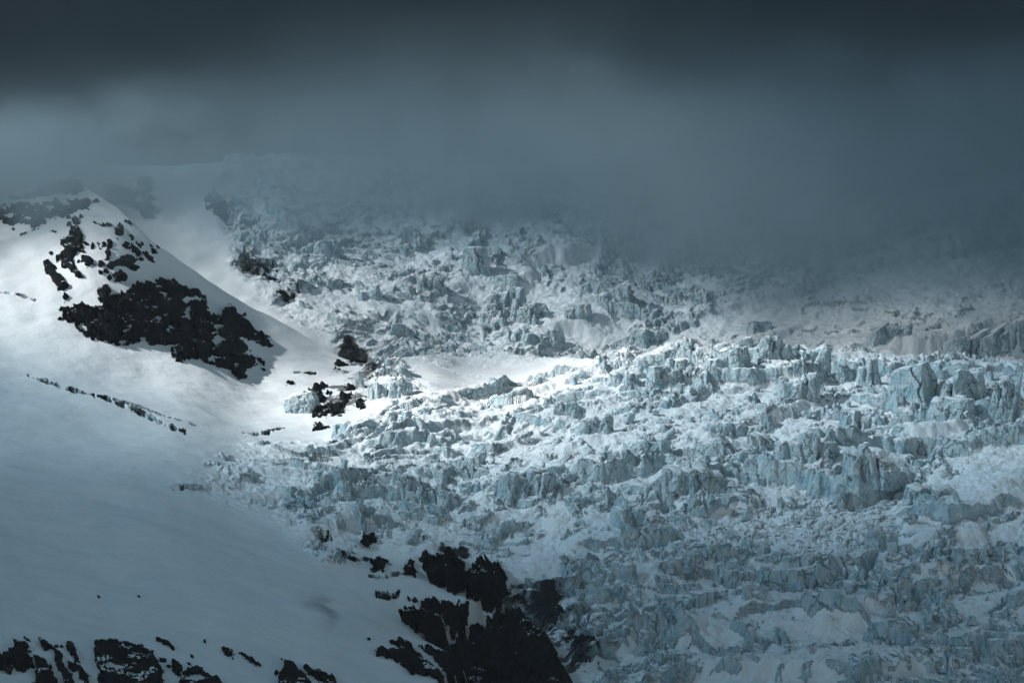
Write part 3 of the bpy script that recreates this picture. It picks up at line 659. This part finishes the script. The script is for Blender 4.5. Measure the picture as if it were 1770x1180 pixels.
for i, (u, v, w, h, lb, kw) in enumerate([
 (1586,712,92,78,'big pale flat topped serac split by a long dark crack',dict(top=(-.22,.0),lean=(-.12,0),rz=.2,m=1,n=64,depth=.7,crack=(.02,.5))),
 (1668,702,84,56,'broad fluted serac across the dark cleft from the cracked one',dict(top=(.12,0),n=56,depth=.7)),
 (1738,736,46,60,'tall leaning serac slab with rounded snow top right of fluted one',dict(top=(-.3,0),lean=(.1,0),n=44)),
 (1662,750,84,40,'low broken serac with snowy shoulder below the fluted one',dict(top=(-.2,-.2),n=44)),
 (1502,676,40,44,'narrow shadowed serac left of the dark hollow by the cracked one',dict(n=38)),
 (1785,760,50,60,'wedge of blue ice cut by the photo edge near leaning slab',dict(top=(-.6,0),n=38)),
 (1113,650,28,30,'small grey tower serac with a dark slit on the crest',dict(n=34)),
 (1174,644,48,24,'low grey serac wall under snow right of the small tower',dict(n=38)),
 (1262,660,80,46,'wide rounded serac with curling snow lip on the crest',dict(top=(-.35,0),n=56)),
 (1343,648,56,40,'square topped serac standing highest on the crest',dict(n=48,depth=.6)),
 (1408,645,58,34,'fluted serac right of the square topped one',dict(n=44)),
 (1460,655,30,34,'small cyan tinted serac near the right end of the crest',dict(top=(.3,0),n=34)),
 (1288,608,30,20,'thin ice fin poking above the crest line',dict(top=(-.7,0),n=30,cap=False)),
 (1085,680,58,26,'smooth snowy dome serac with a diagonal crack',dict(top=(-.1,-.4),n=44,crack=(.1,.4))),
 (1150,672,52,22,'blocky serac between the snowy dome and the bright notch',dict(n=40)),
 (1322,802,60,30,'rounded ice boulder at the left of the snow hollow',dict(top=(.3,-.3),n=44,crack=(.1,.25))),
 (1268,768,96,30,'long low blue ice wall above the flat snow patch',dict(n=48,depth=.35)),
 (1382,702,76,40,'fluted ice comb in the middle of the upper glacier',dict(top=(-.2,-.1),n=48,depth=.5)),
 (1205,872,104,42,'snow topped ice table with a short dark crack',dict(top=(-.05,-.5),n=52,depth=.6,crack=(.0,.3))),
 (1395,835,100,52,'deep blue serac wall with a hollow beneath its snow lip',dict(n=56,depth=.5)),
 (1505,868,78,60,'ragged blue serac pile right of the dark hollow',dict(top=(.4,0),n=50)),
 (1452,880,22,42,'thin upright ice spike over the rubble field',dict(top=(.5,0),n=32,cap=False)),
 (1528,962,52,34,'tilted ice slab standing in the rubble field',dict(top=(.6,-.3),n=38)),
 (1612,884,86,26,'flat snow covered ice table above the rubble field',dict(top=(0,-.4),n=44,depth=.6)),
 (832,858,74,26,'flat slab serac leaning left over the lower glacier',dict(top=(-.35,-.2),n=42)),
 (912,876,98,44,'broad fluted serac wall right of the leaning flat slab',dict(n=52,depth=.5)),
 (1098,918,80,38,'square snow topped serac left of the rubble field',dict(top=(0,-.2),n=46)),
 (692,690,46,34,'bright rounded ice dome beside the flat plateau',dict(top=(-.1,-.2),n=42)),
 (652,690,34,32,'smaller bright ice dome left of the rounded one',dict(n=36)),
 (620,672,22,30,'pointed white serac above the black rocks',dict(top=(.4,0),n=32,cap=False)),
 (522,712,72,36,'tilted blue ice slab under a smooth white snow edge',dict(top=(-.45,-.1),m=1,n=50,depth=.6)),
 (690,745,44,20,'low bright serac in the sunlit snow patch',dict(n=36)),
 (735,738,30,16,'small bright serac next to the low one in the sun',dict(n=34)),
 (1072,1018,64,28,'grey serac right of the gorge under the blue ice band',dict(n=40)),
 (1168,1004,70,20,'left half of the curved ice band, cracked grey blue',dict(top=(-.35,0),n=44,depth=.35,cap=False)),
 (1290,1014,84,24,'long middle section of the curved ice band',dict(top=(.3,0),n=44,cap=False,depth=.35)),
 (1388,1002,70,22,'right end of the curved ice band beneath the rubble',dict(top=(-.3,0),n=44,cap=False,depth=.35)),
 (1095,1128,60,34,'squat dark blue serac close to the gorge',dict(n=40)),
 (1205,1062,64,24,'ragged low serac on the lower snow left of centre hollow',dict(n=40)),
 (1680,1000,60,34,'ragged serac near the right side of the lower glacier',dict(n=40)),
 (1480,760,52,36,'shadowed serac above the dark blue hollow',dict(n=40)),
 (1560,800,60,34,'snow streaked serac in front of the cracked one',dict(top=(-.2,-.2),n=40)),
 (980,735,40,22,'grey serac on the snowy crevasse field',dict(n=36)),
 (1030,765,52,30,'blue grey serac at the right end of the crevasse field',dict(n=38)),
 (1130,800,60,30,'elongated blue serac left of the rounded ice boulder',dict(n=38,depth=.5)),
 (560,842,38,20,'small snowy serac at the left margin of the glacier',dict(n=34)),
 (700,872,50,30,'crumbled serac in the lower left glacier',dict(n=38))]):
    serac(u, v, w, h, lb, 1000+i, group=G1, **kw)
GU_ = 'seracs of the upper icefall'
for i, (u, v, w, h, lb, kw) in enumerate([
 (875,540,70,44,'wide pale serac in the middle of the upper icefall',dict(top=(-.3,0),n=44)),
 (905,570,50,36,'angular serac below the wide pale one in the upper icefall',dict(top=(.3,0),n=40)),
 (1060,560,60,34,'striped leaning serac at the mist edge of the upper icefall',dict(top=(-.5,0),n=40)),
 (1000,580,46,26,'rounded serac left of the striped leaning one',dict(n=36)),
 (820,480,54,50,'tall misty serac with a dark crack high in the icefall',dict(m=1,n=50,crack=(.1,.4))),
 (745,520,44,30,'squat blue serac left of the icefall centre',dict(n=36)),
 (700,590,54,26,'low grey serac above the flat plateau',dict(n=36)),
 (930,610,90,24,'bright blue ice cliff directly behind the plateau',dict(n=44,depth=.4)),
 (1130,600,60,30,'pale serac just behind the glacier crest',dict(n=38)),
 (640,530,40,26,'small serac beside the smooth snow of the icefall foot',dict(n=36)),
 (560,452,46,30,'snow capped serac near the grey rocks',dict(n=36)),
 (1545,612,80,34,'large hazy snow slab behind the crest on the right',dict(m=3,top=(-.7,0),n=40)),
 (1690,628,90,34,'hazy snow wedge behind the fluted serac',dict(m=3,top=(-.55,0),n=40)),
 (1752,622,60,36,'hazy pointed snow wedge at the right edge',dict(m=3,top=(-.7,0),n=40)),
 (1315,590,46,20,'rounded hazy ice boulder behind the crest',dict(m=1,top=(.2,0),n=36)),
 (1680,420,60,24,'faint sunlit serac glimpsed through the mist at right',dict(n=34))]):
    serac(u, v, w, h, lb, 2000+i, sf=surf_u, group=GU_, cap=(u < 1200), **kw)
# smaller blocks that nothing tells apart, strewn through the broken ice
proto = []
for k in range(7):
    o = serac(1200+k*31, 900+k*17, 22, 16, 'small jagged ice block among the broken ice of the glacier', 3000+k, cap=False, n=18, group='small ice blocks strewn on the glacier', bare=True)
    proto.append(o)
rg = np.random.RandomState(5); cnt = 0
while cnt < 150:
    u = rg.uniform(520, 1760); v = rg.uniform(640, 1175)
    if samp(S_ICE, np.array([u]), np.array([v]))[0] < 8 or samp(S_GORGE, np.array([u]), np.array([v]))[0] > -10: continue
    b = surf(np.array([u]), np.array([v]))[0]; c = proto[rg.randint(7)].copy(); C.objects.link(c); s = rg.uniform(.3, 1.0)**1.2*.9
    c.location = b+np.array([0, 0, .8*s]); c.rotation_euler = (rg.uniform(-.5, .5), rg.uniform(-.5, .5), rg.uniform(0, 6.28)); c.scale = (s, s*rg.uniform(.7, 1.2), s*rg.uniform(.8, 1.5)); cnt += 1
#@@END@@

# ------------------------------------------------------------------ cloud, haze, light
SUN = np.array([-.77, -.06, .58]); SUN /= np.linalg.norm(SUN)
def light_map(u, v):
    T = .07+0*u
    for (a, b, c_, d_, k, an) in [(710,705,170,34,1.0,-8),(900,655,170,26,.55,-5),(1180,632,180,16,.3,0),(120,450,140,85,1.0,20),(190,615,300,46,.70,12),(1230,630,260,16,.50,0),(520,600,120,70,.30,0),
            (1650,680,160,40,.22,0),(1330,760,420,78,.22,0),(800,770,300,50,.22,-4),(330,780,200,40,.12,0),(700,500,240,70,.19,0),(1000,540,200,40,.05,0),(60,330,190,30,.6,0),(1500,560,260,30,.10,0)]:
        T = T+k*gauss(u, v, a, b, c_, d_, an)
    T = T*(1-.5*sst(300, 420, u)*sst(450, 330, v))
    T = T*(1-.9*sst(820, 1090, v+.2*np.maximum(0, 700-u)))*(1-.8*sst(330, 150, v))
    return np.clip(T, .02, 1.)
def cloud_slab(name, x0, x1, y0, y1, zb, zt, dens, nx, ny, amp, sc, seed, label, basef=None, col=(.86, .93, 1.), front=260., wav=300):
    X, Y = np.meshgrid(np.linspace(x0, x1, nx), np.linspace(y0, y1, ny))
    n = fbm2(X/sc, Y/sc, 4, seed)
    b = zb+n*amp
    if basef is not None: b = b+basef(X, Y)
    ed = np.minimum(np.minimum(X-x0, x1-X)/160, np.minimum((Y-y0)/front, (y1-Y)/160)); e = np.clip(ed, 0, 1); e = 1-(1-e)**1.6
    tz = zt+fbm2(X/wav+5, Y/wav, 3, seed+9)*amp*1.3
    mid = (zt+b)*.5; b2 = mid+(b-mid)*e; t2 = mid+(tz-mid)*e+.5
    nr, nc = X.shape; f = grid_faces(nr, nc); idx = np.arange(nr*nc).reshape(nr, nc)
    rim = np.r_[idx[0, :-1], idx[:-1, -1], idx[-1, :0:-1], idx[:0:-1, 0]]; rim2 = np.roll(rim, -1)
    sk = np.stack([rim, rim2, rim2+nr*nc, rim+nr*nc], -1)
    o = make_mesh(name, np.concatenate([np.stack([X, Y, b2], -1).reshape(-1, 3), np.stack([X, Y, t2], -1).reshape(-1, 3)]), np.concatenate([f, f[:, ::-1]+nr*nc, sk]), vol_mat(name+' vapour', dens, col, .2))
    o['kind'] = 'stuff'; o['label'] = label
    BANKS.append((x0, x1, y0, y1, b2, t2, dens))
    return o
BANKS = []
def base1(X, Y):
    u = CX+FPX*X/np.maximum(Y, 400)
    return -14*sst(420, 120, u)-66*sst(1000, 1500, u)
def mist_mat():
    m, t, nn, L = nt('mist vapour')
    pos = N(t, 'ShaderNodeNewGeometry').outputs['Position']
    sp = N(t, 'ShaderNodeSeparateXYZ'); L.new(pos, sp.inputs[0])
    n = noise(t, pos, .0085, 4, .6, 1.6)
    u = mth(t, 'DIVIDE', sp.outputs[0], sp.outputs[1])
    base = mth(t, 'ADD', mr(t, u, -.18, -.13, -8, 0), mr(t, u, .02, .13, 0, -72))
    z = mth(t, 'SUBTRACT', sp.outputs[2], base)
    z = mth(t, 'ADD', z, mr(t, n, .3, .7, -52, 52))
    up = N(t, 'ShaderNodeMapRange', interpolation_type='SMOOTHSTEP'); L.new(z, up.inputs[0]); up.inputs[1].default_value = 186; up.inputs[2].default_value = 250
    zr = mth(t, 'ADD', sp.outputs[2], mr(t, n, .3, .7, -20, 20))
    fr = mr(t, sp.outputs[1], 1430, 1640)
    dn = N(t, 'ShaderNodeMapRange', interpolation_type='SMOOTHSTEP'); L.new(zr, dn.inputs[0]); dn.inputs[1].default_value = 226; dn.inputs[2].default_value = 352; dn.inputs[3].default_value = 1; dn.inputs[4].default_value = 0
    def sm(inp, a, b):
        r_ = N(t, 'ShaderNodeMapRange', interpolation_type='SMOOTHSTEP'); L.new(inp, r_.inputs[0]); r_.inputs[1].default_value = a; r_.inputs[2].default_value = b
        if a > b: r_.inputs[1].default_value = b; r_.inputs[2].default_value = a; r_.inputs[3].default_value = 1; r_.inputs[4].default_value = 0
        return r_.outputs[0]
    xw = mth(t, 'ADD', sp.outputs[0], mr(t, n, .3, .7, -60, 60))
    puff = mth(t, 'MULTIPLY', mth(t, 'MULTIPLY', sm(xw, -200, -320), mth(t, 'MULTIPLY', sm(zr, 282, 236), sm(sp.outputs[1], 1510, 1600))), mth(t, 'MULTIPLY', sm(sp.outputs[1], 1760, 1640), 7.))
    hi = mth(t, 'MULTIPLY', mth(t, 'SUBTRACT', 1., mth(t, 'MULTIPLY', sm(xw, -60, -260), mth(t, 'MULTIPLY', sm(zr, 258, 300), .85))), dn.outputs[0])
    d = mth(t, 'MULTIPLY', mth(t, 'MULTIPLY', up.outputs[0], hi), mth(t, 'MULTIPLY', mth(t, 'MULTIPLY', fr, mth(t, 'ADD', 1., puff)), mr(t, noise(t, pos, .02, 5, .62), .32, .68, .003, .0115)))
    v = N(t, 'ShaderNodeVolumePrincipled'); L.new(d, v.inputs['Density']); v.inputs['Color'].default_value = (.28, .40, .47, 1); v.inputs['Anisotropy'].default_value = .2
    o = N(t, 'ShaderNodeOutputMaterial'); L.new(v.outputs[0], o.inputs['Volume'])
    return m
bb = np.array([(x, y, z) for x in (-1400, 1400) for y in (1430, 2800) for z in (80, 520)], float)
hf = np.array([(0,1,3,2),(4,6,7,5),(0,4,5,1),(2,3,7,6),(0,2,6,4),(1,5,7,3)])
o = make_mesh('mist', bb, hf, mist_mat(), smooth=False); o['kind'] = 'stuff'; o['label'] = 'pale blue grey mist drifting across the upper icefall and the peak'
def mist_density(X, Y, Z):
    u = X/np.maximum(Y, 1); z = Z+8*np.clip((-.13-u)/.05, 0, 1)+72*np.clip((u-.02)/.11, 0, 1)
    return .0072*sst(186, 250, z)*(1-sst(226, 352, Z))*np.clip((Y-1430)/210, 0, 1)*(np.abs(X) < 1400)
cloud_slab('storm_cloud', -3200, 3200, 1980, 4800, 60, 1500, .011, 160, 90, 30, 400, 730, 'dark slate blue storm cloud filling the sky behind the mountain', None, (.50, .76, .93), 120.)

dkx = np.linspace(-4600, 1400, 260); dky = np.linspace(300, 5200, 230)
KX, KY = np.meshgrid(dkx, dky); ZD = 1700.
pts = np.concatenate([PF[NB:NRt-4:3, ::3].reshape(-1, 3), PU[25::3, ::3].reshape(-1, 3)])
pts = pts[(pts[:, 1] > 700) & (pts[:, 1] < 3200) & (np.abs(pts[:, 0]) < 900)]
A_ = np.c_[np.ones(len(pts)), pts[:, 0], pts[:, 1], pts[:, 1]**2]; cf = np.linalg.lstsq(A_, pts[:, 2], rcond=None)[0]
rx = ((pts[:, 0]+900)/15).astype(int); ry = ((pts[:, 1]-700)/15).astype(int)
HR = np.zeros((170, 121)); HC = np.zeros((170, 121)); np.add.at(HR, (ry, rx), pts[:, 2]); np.add.at(HC, (ry, rx), 1)
gy_, gx_ = np.mgrid[0:170, 0:121]; fx_ = -900+15*gx_+7; fy_ = 700+15*gy_+7
HR = np.where(HC > 0, HR/np.maximum(HC, 1), cf[0]+cf[1]*fx_+cf[2]*fy_+cf[3]*fy_**2)
def ground_z(x, y):
    i = np.clip((x+900)/15, 0, 120).astype(int); j = np.clip((y-700)/15, 0, 169).astype(int)
    o_ = (x < -900) | (x > 900) | (y < 700) | (y > 3200)
    return np.where(o_, cf[0]+cf[1]*np.clip(x, -900, 900)+cf[2]*np.clip(y, 500, 3300)+cf[3]*np.clip(y, 500, 3300)**2, HR[j, i])
s_ = np.full(KX.shape, 2000.); hit = np.zeros(KX.shape, bool)
for k in range(320):
    sk_ = 2000+k*6.
    bel = (ZD-SUN[2]*sk_) < ground_z(KX-SUN[0]*sk_, KY-SUN[1]*sk_)
    s_ = np.where(hit, s_, sk_); hit |= bel
px, py, pz = KX-SUN[0]*s_, KY-SUN[1]*s_, ZD-SUN[2]*s_
pu, pv = project(px, np.maximum(py, 300), pz)
inside = (pu > -700) & (pu < 2500)
T = light_map(pu, pv); T = T*np.exp(-.25*fbm2(KX/120, KY/120, 4, 600))
T = np.clip(T, .02, 1.)
tau = np.zeros(KX.shape)
for k in range(70):
    tau += mist_density(px+SUN[0]*(k+.5)*12, py+SUN[1]*(k+.5)*12, pz+SUN[2]*(k+.5)*12)*12
tau = np.maximum(-np.log(T)-tau, .03)
from_ = tau.copy()
for _ in range(3):
    tau[1:-1, 1:-1] = (tau[1:-1, 1:-1]*2+tau[:-2, 1:-1]+tau[2:, 1:-1]+tau[1:-1, :-2]+tau[1:-1, 2:])/6
SIG = .012
th = tau/SIG*SUN[2]
bot = np.stack([KX, KY, ZD-th*.6], -1); top = np.stack([KX, KY, ZD+th*.4], -1)
nr, nc = KX.shape
f = grid_faces(nr, nc); idx = np.arange(nr*nc).reshape(nr, nc)
rim = np.r_[idx[0, :-1], idx[:-1, -1], idx[-1, :0:-1], idx[:0:-1, 0]]; rim2 = np.roll(rim, -1)
sk = np.stack([rim, rim2, rim2+nr*nc, rim+nr*nc], -1)
allf = np.concatenate([f, f[:, ::-1]+nr*nc, sk])
M_DECK = vol_mat('shade deck vapour', SIG*.35, (.9, .95, 1.), .3, (.45, .61, .70), SIG*1.1)
o = make_mesh('shade_cloud_deck', np.concatenate([bot.reshape(-1, 3), top.reshape(-1, 3)]), allf, M_DECK); o['kind'] = 'stuff'  # unseen layer, its thickness shaped to shade the sun into patches
o['label'] = 'unseen cloud layer added high over the glacier, shaped to place the sun patches'

hz = vol_mat('haze air', .000014, (.80, .90, 1.), .0)
bb = np.array([(x, y, z) for x in (-14500, 14500) for y in (-9500, 16500) for z in (-260, 1550)], float)
hf = np.array([(0,1,3,2),(4,6,7,5),(0,4,5,1),(2,3,7,6),(0,2,6,4),(1,5,7,3)])
o = make_mesh('haze', bb, hf, hz, smooth=False); o['kind'] = 'stuff'; o['label'] = 'thin blue air between the camera and the mountain'

w = bpy.data.worlds.new('World'); scene.world = w; w.use_nodes = True; t = w.node_tree; t.nodes.clear()
sky = N(t, 'ShaderNodeTexSky', sky_type='NISHITA'); sky.sun_disc = False
sky.sun_elevation = math.asin(SUN[2]); sky.sun_rotation = math.atan2(SUN[0], SUN[1])
bg = N(t, 'ShaderNodeBackground'); bg.inputs[1].default_value = .034
mx = mixc(t, .975, sky.outputs[0], (1.75, 2.55, 2.85)); t.links.new(mx, bg.inputs[0])
ow = N(t, 'ShaderNodeOutputWorld'); t.links.new(bg.outputs[0], ow.inputs[0])
sd = bpy.data.lights.new('sun', 'SUN'); sd.energy = 4.6; sd.angle = math.radians(1.5); sd.color = (1., .995, .98)
so = bpy.data.objects.new('sun', sd); C.objects.link(so)
from mathutils import Vector
so.rotation_euler = Vector(tuple(-SUN)).to_track_quat('-Z', 'Y').to_euler()

cam = bpy.data.cameras.new('camera'); cam.sensor_width = 36; cam.lens = 36*FPX/1770; cam.clip_start = 1; cam.clip_end = 40000
co_ = bpy.data.objects.new('camera', cam); C.objects.link(co_); co_.rotation_euler = (math.pi/2+PITCH, 0, 0); scene.camera = co_
scene.view_settings.view_transform = 'Standard'; scene.view_settings.look = 'None'; scene.view_settings.exposure = 0.4; scene.view_settings.gamma = 1
scene.cycles.max_bounces = 6; scene.cycles.diffuse_bounces = 2; scene.cycles.glossy_bounces = 1; scene.cycles.volume_bounces = 1; scene.cycles.transparent_max_bounces = 16
scene.cycles.volume_step_rate = 1.; scene.cycles.volume_max_steps = 256
scene.cycles.use_denoising = True
scene.cycles.use_adaptive_sampling = True; scene.cycles.adaptive_threshold = .02
